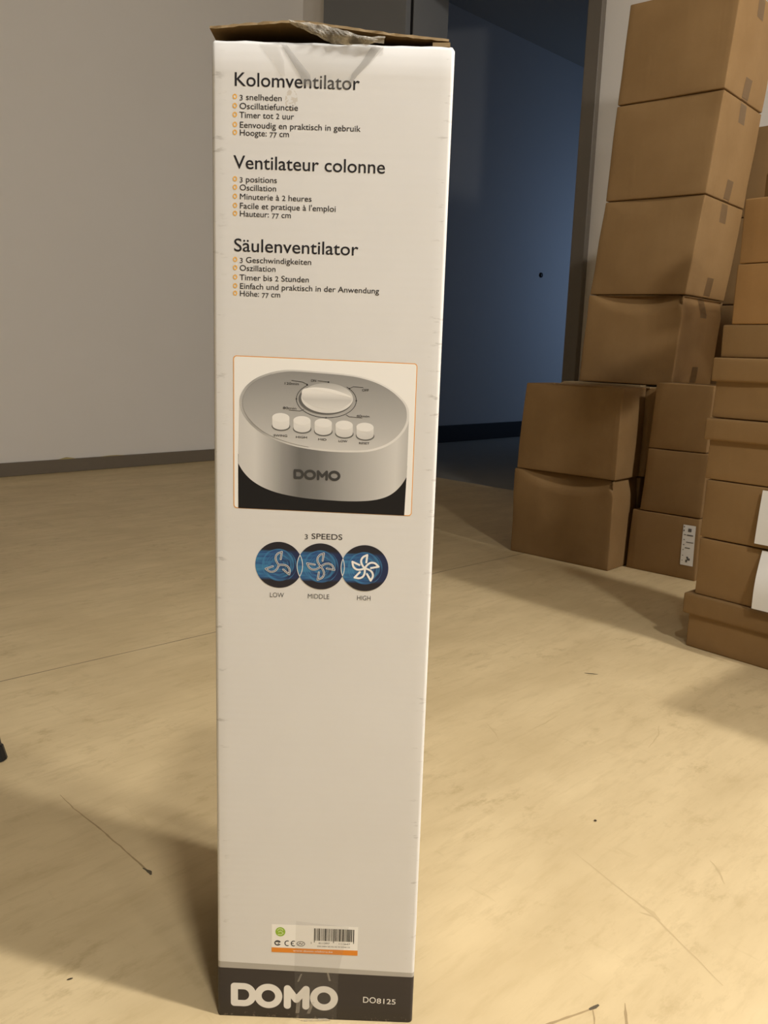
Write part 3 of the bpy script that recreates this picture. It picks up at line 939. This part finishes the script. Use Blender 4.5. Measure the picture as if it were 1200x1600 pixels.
def text_block(head, hx, hz, hw, lines, sl=-0.004):
    p = Print()
    p.text(head, hx / 1000, hz / 1000, M_INK, 0.0096, hw / 1000, 0.006, slope=sl)
    for (txt, z, wd) in lines:
        p.text(txt, 0.0200, z / 1000, M_INK, 0.0043, wd / 1000, 0.005, slope=sl)
        p.ringarc(0.0168, z / 1000 + 0.0021, 0.00125, 0.00140, 0.0008, M_ORANGE_L)
    o = p.build('printed_text')
    return o
text_block('Kolomventilator', 15.8, 770.6, 90.6, [('3 snelheden', 761.4, 31.0), ('Oscillatiefunctie', 755.3, 42.6), ('Timer tot 2 uur', 749.3, 39.6), ('Eenvoudig en praktisch in gebruik', 742.6, 87.8), ('Hoogte: 77 cm', 737.3, 36.4)])
text_block('Ventilateur colonne', 15.8, 714.6, 111.0, [('3 positions', 705.4, 27.8), ('Oscillation', 699.6, 27.4), ('Minuterie à 2 heures', 693.3, 53.4), ("Facile et pratique à l'emploi", 686.9, 71.4), ('Hauteur: 77 cm', 681.3, 38.4)])
text_block('Säulenventilator', 15.6, 656.5, 92.8, [('3 Geschwindigkeiten', 648.6, 54.0), ('Oszillation', 642.7, 27.4), ('Timer bis 2 Stunden', 635.9, 52.4), ('Einfach und praktisch in der Anwendung', 629.6, 104.8), ('Höhe: 77 cm', 624.2, 31.0)])

# ---- picture of the fan's control top
def axis_ramp(name, axis, lo, hi, stops, rough=0.45):
    m, nt, b = new_mat(name)
    q_ = sep(nt, obj_coord(nt))[axis]
    f = math_node(nt, 'DIVIDE', math_node(nt, 'SUBTRACT', q_, lo), hi - lo)
    L(nt, ramp(nt, f, stops), b.inputs['Base Color'])
    b.inputs['Roughness'].default_value = rough
    b.inputs['Specular IOR Level'].default_value = 0.3
    return m
g = lambda v: (v, v * 0.985, v * 0.955, 1)
P_BODY = axis_ramp('picture_silver_side', 0, 0.0190, 0.151, [(0.0, g(.62)), (0.10, g(.66)), (0.26, g(.30)), (0.36, g(.16)), (0.47, g(.20)), (0.62, g(.36)), (0.78, g(.50)), (0.93, g(.66)), (1.0, g(.50))])
P_RIM = axis_ramp('picture_silver_rim', 0, 0.0190, 0.151, [(0.0, g(.50)), (0.08, g(.36)), (0.3, g(.62)), (0.6, g(.72)), (0.85, g(.80)), (1.0, g(.72))])
P_TOP = axis_ramp('picture_silver_top', 2, 0.510, 0.570, [(0.0, g(.62)), (0.2, g(.52)), (0.5, g(.42)), (0.8, g(.33)), (1.0, g(.28))])
P_KNOB = axis_ramp('picture_knob', 2, 0.536, 0.562, [(0.0, g(.66)), (0.35, g(.76)), (0.7, g(.66)), (1.0, g(.42))])
P_KNOB2 = axis_ramp('picture_knob_grip', 2, 0.540, 0.558, [(0.0, g(.74)), (0.5, g(.58)), (0.78, g(.80)), (1.0, g(.86))])
P_BUT = axis_ramp('picture_button', 2, 0.521, 0.538, [(0.0, g(.62)), (0.4, g(.76)), (1.0, g(.84))])
P_SHAD = flat('picture_shadow', g(.14), 0.45)
P_BLACK = flat('picture_black', (0.012, 0.012, 0.014, 1), 0.4)
P_LOGO = flat('picture_logo', g(.055), 0.45)

pic = Print()
def rrect(x0, x1, z0, z1, r, n=8):
    pts = []
    for cx, cz, a0 in ((x0 + r, z0 + r, 180), (x1 - r, z0 + r, 270), (x1 - r, z1 - r, 0), (x0 + r, z1 - r, 90)):
        for i in range(n + 1):
            a = math.radians(a0 + 90 * i / n)
            pts.append((cx + r * math.cos(a), cz + r * math.sin(a)))
    # print sits a touch skew on the board
    return [(x, z - 0.012 * (x - 0.085) ) for x, z in pts]
pic.poly(rrect(0.0152, 0.1556, 0.4612, 0.5795, 0.0026), M_ORANGE, 1)
pic.poly(rrect(0.0158, 0.1550, 0.4618, 0.5789, 0.0022), M_WHITE_B, 2)
# outline of the oval top, clockwise from the left end
top_o = [(19.9, 544.2), (21.0, 551.0), (25.1, 557.6), (32.0, 563.3), (40.8, 567.3), (50.0, 569.8), (60.4, 570.9), (80, 570.2), (99.5, 569.1), (113, 567.4), (125.7, 563.9), (136.5, 558.6), (144.4, 552.3),
         (149.2, 546.2), (150.7, 540.0), (150.2, 533.0), (147.2, 526.5), (142, 520.2), (135.1, 515.2), (127, 511.8), (118.1, 509.8), (103, 509.0), (87.6, 509.3), (73, 510.7), (61.0, 512.8), (49, 516.3), (38.4, 520.9), (30.5, 526.5), (25.2, 532.0), (21.4, 538.0)]
low = [(150.7, 540.0), (150.6, 491.5), (146.8, 485.0), (141.6, 479.2), (135.1, 475.0), (126, 472.2), (115.2, 470.9), (102, 470.5), (88.4, 470.9), (74, 471.6), (61.5, 473.1), (50.5, 475.2), (41.3, 478.1), (34.0, 481.6), (27.9, 485.9), (22.6, 491.6), (18.9, 497.6), (19.9, 544.2)]
k = 0.001
def cat_close(pts, n=4, closed=True):
    out = []; m = len(pts)
    for i in range(m if closed else m - 1):
        p0, p1, p2, p3 = [Vector(pts[(i + d) % m]) if closed else Vector(pts[max(0, min(m - 1, i + d))]) for d in (-1, 0, 1, 2)]
        for j in range(n):
            t = j / n
            out.append(tuple(0.5 * ((2 * p1) + (p2 - p0) * t + (2 * p0 - 5 * p1 + 4 * p2 - p3) * t * t + (3 * p1 - p0 - 3 * p2 + p3) * t ** 3)))
    if not closed: out.append(tuple(pts[-1]))
    return out
sc = lambda pts: [(a * k, b * k) for a, b in pts]
pic.poly(sc([(18.9, 462.2), (149.8, 460.6), (150.7, 500), (18.8, 505)]), P_BLACK, 3)
pic.poly(sc(low[:2] + cat_close(low[1:-1], 4, False)[1:] + low[-1:]), P_BODY, 4)
TO = cat_close(top_o)
pic.poly(sc(TO), P_RIM, 5)
cx0, cz0 = 85.3, 540.0
inn = [(cx0 + (a - cx0) * 0.968 + 0.3, cz0 + (b - cz0) * 0.955 + 0.2) for a, b in TO]
pic.poly(sc(inn), P_TOP, 6)
# soft darker line where rim meets the top at the left
pic.stroke(sc(inn[92:] + inn[:18]), 0.0003, flat('picture_rim_line', g(.26)), 7, False)
# dial ring, knob
pic.ringarc(0.0868, 0.5490, 0.0230, 0.0137, 0.00045, M_INK, 7, 128, 412 - 4)
for a in (180, 0, 270):
    pic.disc(0.0868 + 0.0230 * math.cos(math.radians(a)), 0.5490 + 0.0137 * math.sin(math.radians(a)), 0.0006, 0.0005, M_INK, 8, 12)
pic.disc(0.0862, 0.5492, 0.0208, 0.0117, P_SHAD, 7)
pic.disc(0.0873, 0.5503, 0.0199, 0.0114, P_KNOB, 8)
bar = [(69.0, 556.6), (76, 557.6), (88, 556.2), (99, 553.4), (105.8, 551.6), (106.2, 549.0), (104.5, 546.8), (96, 541.5), (87, 541.6), (76, 544.0), (69.2, 548.4), (67.8, 552.5)]
pic.poly(sc(cat_close(bar)), P_KNOB2, 9)
pic.poly(sc(cat_close([(71.5, 557.0), (78, 558.2), (90, 557.3), (102, 553.8), (105.5, 551.6), (100, 552.6), (88, 555.0), (78, 556.5)])), flat('picture_knob_ridge', g(.86)), 10)
# push buttons with captions
for (bx, bz, br, bb, cap, cx_, cz_, cw) in ((51.9, 534.3, 52.0, 528.3, 'SWING', 46.4, 519.6, 10.8), (68.3, 532.5, 68.4, 526.8, 'HIGH', 63.6, 518.9, 9.0), (84.7, 531.1, 84.8, 525.3, 'MID', 80.8, 517.6, 6.8), (100.9, 530.1, 101.1, 524.0, 'LOW', 96.7, 516.9, 7.0), (117.0, 529.0, 117.2, 522.9, 'RESET', 112.6, 515.8, 8.2)):
    pic.disc((br + 0.1) * k, (bb - 0.7) * k, 0.0072, 0.0037, P_SHAD, 7, 32)
    pic.poly(sc([(bx - 6.7, bz), (br - 6.6, bb), (br + 6.6, bb), (bx + 6.7, bz)]), P_BUT, 8)
    pic.disc(br * k, bb * k, 0.0066, 0.0034, P_BUT, 8, 40)
    pic.disc(bx * k, bz * k, 0.0067, 0.0035, flat('picture_button_top', g(.82)), 9, 40)
    pic.text(cap, cx_ * k, cz_ * k, M_INK, 0.0017, cw * k, 0.01, 8, False, -0.006)
for (tx, x, z, wd) in (('ON', 74.6, 562.4, 4.3), ('120min', 53.9, 559.6, 11.8), ('OFF', 113.9, 556.4, 5.3), ('80min', 53.4, 540.9, 10.6), ('40min', 110.0, 536.6, 10.4)):
    pic.text(tx, x * k, z * k, M_INK, 0.0019, wd * k, 0.006, 8, False, -0.008)
for pts in ([(80.0, 563.3), (88.1, 562.5)], [(59.8, 562.9), (68.6, 561.8), (71.8, 560.2)], [(104.3, 558.1), (107.2, 559.6), (114.9, 559.3)], [(58.1, 540.2), (66.6, 539.8), (69.9, 541.2)], [(102.2, 538.1), (104.6, 536.6), (114.7, 536.0)]):
    pic.stroke(sc(pts), 0.00035, M_INK, 8, False)
pic.disc(0.0882, 0.5625, 0.0007, 0.0006, M_INK, 8, 10); pic.disc(0.0718, 0.5602, 0.0006, 0.0006, M_INK, 8, 10); pic.disc(0.1043, 0.5581, 0.0006, 0.0006, M_INK, 8, 10)

def logo(p, x0, z0, wd, ht, mat, layer, slope=0.0, thick=0.27):
    """the four rounded capitals D O M O"""
    tk = ht * thick
    tr = lambda pts: [(x0 + a * wd, z0 + b * ht + slope * a * wd) for a, b in pts]
    rx = tk / 2 / wd; rz = tk / 2 / ht
    ah = ht / wd
    # D
    d = [(rx, rz), (rx, 1 - rz), (0.115, 1 - rz)]
    R_ = 0.5 - rz
    arc = [(0.122 + R_ * ah * math.sin(math.pi * i / 14) * 0.92, 0.5 + R_ * math.cos(math.pi * i / 14)) for i in range(15)]
    p.stroke(tr(d[:2] + arc), tk, mat, layer, True, True)
    # O
    for cx in (0.351, 0.870):
        pts = [(cx + (0.130 - rx) * math.cos(2 * math.pi * i / 40), 0.49 + (0.525 - rz) * math.sin(2 * math.pi * i / 40)) for i in range(40)]
        p.stroke(tr(pts), tk, mat, layer, True, True)
    # M
    p.stroke(tr([(0.495 + rx, rz - .03), (0.495 + rx, 1 - rz - .01), (0.6125, 0.30 + rz * 0.6), (0.735 - rx, 1 - rz - .01), (0.735 - rx, rz - .03)]), tk, mat, layer)
logo(pic, 0.0622, 0.4868, 0.0367, 0.0078, P_LOGO, 7, -0.01)
po = pic.build('product_picture')
po['label'] = 'printed picture of a silver fan top with dial and buttons'

# ---- the three speed icons
def icon_mat(cx, cz, r):
    m, nt, b = new_mat('icon_blue')
    x, y, z = sep(nt, obj_coord(nt))
    dx = math_node(nt, 'SUBTRACT', x, cx); dz_ = math_node(nt, 'SUBTRACT', z, cz)
    rad = math_node(nt, 'POWER', math_node(nt, 'ADD', math_node(nt, 'POWER', dx, 2.0), math_node(nt, 'POWER', dz_, 2.0)), 0.5)
    rr = math_node(nt, 'DIVIDE', rad, r)
    ang = math_node(nt, 'ARCTAN2', dz_, dx)
    comb = nt.nodes.new('ShaderNodeCombineXYZ')
    L(nt, math_node(nt, 'MULTIPLY', dx, 40.0), comb.inputs[0]); L(nt, math_node(nt, 'MULTIPLY', dz_, 420.0), comb.inputs[2])
    st = noise_tex(nt, comb.outputs[0], 1.0, 3.0, 0.6)
    comb2 = nt.nodes.new('ShaderNodeCombineXYZ')
    L(nt, math_node(nt, 'MULTIPLY', ang, 0.5), comb2.inputs[0]); L(nt, math_node(nt, 'MULTIPLY', rr, 9.0), comb2.inputs[1])
    sw = noise_tex(nt, comb2.outputs[0], 1.4, 2.0, 0.5)
    left = ramp(nt, math_node(nt, 'MULTIPLY_ADD', math_node(nt, 'DIVIDE', dx, r), 0.5, 0.5), [(0.0, (1, 1, 1, 1)), (0.75, (0.25, 0.25, 0.25, 1)), (1.0, (0.05, 0.05, 0.05, 1))])
    blue = ramp(nt, math_node(nt, 'MULTIPLY', math_node(nt, 'MULTIPLY_ADD', st, 1.3, -0.15), left), [(0.08, (0.010, 0.022, 0.085, 1)), (0.30, (0.018, 0.075, 0.24, 1)), (0.60, (0.045, 0.22, 0.42, 1))])
    swirl = ramp(nt, sw, [(0.42, (0, 0, 0, 1)), (0.62, (0.75, 0.75, 0.75, 1))])
    inner = math_node(nt, 'LESS_THAN', rr, 0.74)
    c = mix_col(nt, math_node(nt, 'MULTIPLY', swirl, inner), blue, (0.05, 0.24, 0.46, 1))
    az = math_node(nt, 'DIVIDE', math_node(nt, 'ABSOLUTE', dz_), r)
    edge = ramp(nt, math_node(nt, 'MULTIPLY_ADD', st, 0.12, az), [(0.60, (0, 0, 0, 1)), (0.72, (1, 1, 1, 1))])
    dk = math_node(nt, 'MULTIPLY', edge, math_node(nt, 'GREATER_THAN', rr, 0.70))
    c = mix_col(nt, dk, c, (0.012, 0.012, 0.022, 1))
    L(nt, c, b.inputs['Base Color'])
    b.inputs['Roughness'].default_value = 0.42
    return m
M_FANLINE = flat('icon_dark_blue', (0.012, 0.03, 0.09, 1), 0.45)
ICN = [(51.4, 417.0, 3, 'LOW', 44.0, 55.6), (84.8, 416.9, 4, 'MIDDLE', 74.5, 92.2), (119.9, 416.7, 5, 'HIGH', 114.1, 125.6)]
for idx, (cx, cz, nb, cap, xa, xb) in enumerate(ICN):
    ip = Print()
    lay = 2 + idx
    ip.disc(cx * k, cz * k, 0.0189, 0.0189, icon_mat(cx * k, cz * k, 0.0189), lay)
    for j, (ox, oz, *_r) in enumerate(ICN):
        if abs(j - idx) == 1:
            # the neighbour's rim seen through the overlap
            a = math.degrees(math.acos((abs(ox - cx) / 2) / 18.9))
            base = 180 if ox > cx else 0
            ip.ringarc(ox * k, oz * k, 0.0189, 0.0189, 0.0005, M_WHITE_B, 7, base - a, base + a, 24)
    blade = [(0, 0), (-1.6, 2.2), (-2.6, 4.6), (-2.5, 7.0), (-1.0, 9.3), (2.3, 10.9), (1.9, 7.6), (1.4, 4.8)]
    outp = cat_close(blade[:6], 5, False)[:-1] + [(2.3, 10.9), (1.4, 4.8)]
    wd = 1.35 if nb < 5 else 1.6
    for layer, ww, mt in ((8, wd, M_WHITE_B), (9, wd * 0.42, M_FANLINE)):
        if nb == 5 and layer == 9: continue
        for b_ in range(nb):
            a = -2 * math.pi * b_ / nb + (0 if nb != 5 else 0.05)
            pts = [((cx + x * math.cos(a) - z * math.sin(a)) * k, (cz + x * math.sin(a) + z * math.cos(a)) * k) for x, z in outp]
            ip.stroke(pts, ww * k, mt, layer, True)
    ip.text(cap, xa * k, 0.3901, M_INK_S, 0.0041, (xb - xa) * k, -0.004, 1, False)
    o = ip.build('speed_icon')
    o['label'] = 'blue round icon of a fan with %s blades' % ('three', 'four', 'five')[idx]
sp = Print(); sp.text('3 SPEEDS', 0.0712, 0.4392, M_INK, 0.0047, 0.0305, 0.002)
sp.build('printed_text')

# ---- label with marks and bar code
lb = Print()
lb.poly(sc([(47.6, 70.9), (123.1, 70.9), (123.1, 94.3), (47.6, 94.0)]), M_WHITE_B, 1)
lb.poly(sc([(47.7, 66.5), (123.2, 66.0), (123.2, 71.0), (47.7, 71.1)]), M_ORANGE_B, 2)
lb.text('www.domo-elektro.be', 0.0665, 0.0678, M_WHITE_B, 0.0019, 0.035, 0.0, 3, False)
lb.disc(0.0553, 0.0868, 0.0043, 0.0045, M_GREEN, 3)
lb.stroke(sc([(52.8, 88.3), (54.2, 89.8), (56.6, 89.6), (57.4, 88.2)]), 0.0009, M_GREEN_L, 4)
lb.stroke(sc([(53.6, 86.6), (55.6, 87.6), (57.8, 85.6), (56.2, 84.0), (53.4, 84.2)]), 0.0009, M_GREEN_L, 4)
# recycling mark, CE, certification oval
lb.ringarc(0.0530, 0.0757, 0.0024, 0.0021, 0.0011, M_INK_S, 3, 20, 330)
lb.stroke(sc([(52.0, 76.8), (54.6, 76.8), (53.4, 74.6)]), 0.0006, M_INK_S, 3)
lb.ringarc(0.0615, 0.0757, 0.0021, 0.0024, 0.0008, M_INK, 3, 60, 300)
lb.ringarc(0.0670, 0.0757, 0.0021, 0.0024, 0.0008, M_INK, 3, 60, 300)
lb.stroke(sc([(65.0, 75.7), (67.0, 75.7)]), 0.0007, M_INK, 3, False)
lb.ringarc(0.0733, 0.0757, 0.0034, 0.0022, 0.0006, M_GREY_INK, 3)
lb.stroke(sc([(71.4, 75.0), (72.6, 76.6), (74.0, 75.0), (75.2, 76.4)]), 0.0006, M_GREY_INK, 3)
rb = random.Random(5)
x = 84.8
while x < 119.4:
    wbar = rb.choice((0.5, 0.5, 0.9, 1.3))
    if not (101.2 < x < 102.2):
        lb.poly(sc([(x, 79.4), (min(x + wbar, 119.8), 79.4), (min(x + wbar, 119.8), 91.5), (x, 91.5)]), M_INK, 3)
    x += wbar + rb.choice((0.35, 0.5, 0.5, 0.8))
for gx in (84.8, 101.6, 119.2):
    lb.poly(sc([(gx, 77.6), (gx + 0.6, 77.6), (gx + 0.6, 91.5), (gx, 91.5)]), M_INK, 3)
lb.text('5', 0.0818, 0.0762, M_INK_S, 0.0017, 0.0013, 0, 3, False)
lb.text('411397', 0.0885, 0.0762, M_INK_S, 0.0017, 0.0100, 0, 3, False)
lb.text('111647', 0.1060, 0.0762, M_INK_S, 0.0017, 0.0105, 0, 3, False)
lb.text('220-240V 50 Hz 45 W DO8125', 0.0875, 0.0733, M_INK_S, 0.0013, 0.0290, 0, 3, False)
lo_ = lb.build('barcode_label')
lo_['label'] = 'white label with bar code, marks and orange strip'

# ---- brand on the dark foot band
br_ = Print()
logo(br_, 0.0117, 0.0105, 0.0953, 0.0236, M_WHITE, 1, -0.004)
br_.build('brand_logo')
br_ = Print()
br_.text('DO', 0.1288, 0.0190, M_WHITE, 0.0063, 0.0122, 0.004, 1, False, -0.02)
br_.text('8125', 0.1412, 0.0187, M_WHITE, 0.0054, 0.0175, 0.006, 1, False, -0.02)
br_.build('model_number')

# ------------------------------------------------------------------ chair at the left edge (only a foot of it reaches the picture)
ch = empty('chair', (-0.8065, 1.088, 0.0), math.radians(-45))
tag(ch, 'black chair at the left edge of the photo, only the foot of one leg showing', 'chair')
def tube(name, a, b, ra, rb_, mat, parent, n=12):
    a, b = Vector(a), Vector(b); d = (b - a).normalized()
    qx = d.orthogonal().normalized(); qy = d.cross(qx)
    vs, fs = [], []
    for p, r in ((a, ra), (b, rb_)):
        for i in range(n):
            t_ = 2 * math.pi * i / n
            vs.append(p + qx * r * math.cos(t_) + qy * r * math.sin(t_))
    for i in range(n):
        j = (i + 1) % n
        fs.append((i, j, n + j, n + i))
    fs.append(tuple(range(n))[::-1]); fs.append(tuple(range(n, 2 * n)))
    return link_mesh(name, vs, fs, mat, parent, smooth=False)
for sx_, sy_ in ((1, 1), (1, -1), (-1, -1), (-1, 1)):
    lg = tube('leg', (sx_ * 0.188, sy_ * 0.188, 0.018), (sx_ * 0.135, sy_ * 0.135, 0.44), 0.009, 0.013, M_BLACKPLASTIC, ch)
    tube('rubber_foot', (sx_ * 0.1895, sy_ * 0.1895, 0.0), (sx_ * 0.1878, sy_ * 0.1878, 0.02), 0.0135, 0.011, M_BLACKPLASTIC, lg)
def rslab(name, x0, x1, y0, y1, z0, z1, parent, mat, bev=0.012):
    bm = bmesh.new()
    bmesh.ops.create_cube(bm, size=1.0)
    for v in bm.verts: v.co = Vector((x0 + (v.co.x + .5) * (x1 - x0), y0 + (v.co.y + .5) * (y1 - y0), z0 + (v.co.z + .5) * (z1 - z0)))
    bmesh.ops.bevel(bm, geom=bm.edges[:], offset=bev, segments=3, affect='EDGES')
    return link_bm(name, bm, mat, parent, True)
rslab('seat', -0.17, 0.17, -0.17, 0.17, 0.435, 0.475, ch, M_BLACKPLASTIC)
rslab('backrest', -0.17, -0.14, -0.17, 0.17, 0.47, 0.84, ch, M_BLACKPLASTIC, 0.01)

# ------------------------------------------------------------------ small litter on the floor
def crumb(name, loc, size, rot, label, mat):
    bm = bmesh.new()
    bmesh.ops.create_icosphere(bm, subdivisions=2, radius=1.0)
    for v in bm.verts:
        v.co *= 1 + 0.25 * noise.noise(v.co * 2 + Vector((loc[0] * 50, 0, 0)))
        v.co = Vector((v.co.x * size[0], v.co.y * size[1], v.co.z * size[2]))
    mn = min(v.co.z for v in bm.verts)
    for v in bm.verts: v.co.z -= mn
    o = link_bm(name, bm, mat, None, True)
    o.location = loc; o.rotation_euler = (0, 0, rot)
    tag(o, label, 'floor litter')
    return o
M_LIT = flat('litter', (0.05, 0.035, 0.02, 1), 0.8)
crumb('wood_splinter', (-0.280, 0.678, 0), (0.0028, 0.0008, 0.0006), 0.5, 'tiny dark splinter on the bright floor at the lower left', M_LIT)
crumb('crumb', (0.286, 0.978, 0), (0.0018, 0.0015, 0.0012), 0.2, 'tiny dark crumb on the bright floor right of the white carton', M_LIT)
crumb('thread', (0.403, 1.489, 0), (0.013, 0.0010, 0.0006), -0.15, 'short brown thread on the floor before the lidded pile', M_SCR_D)
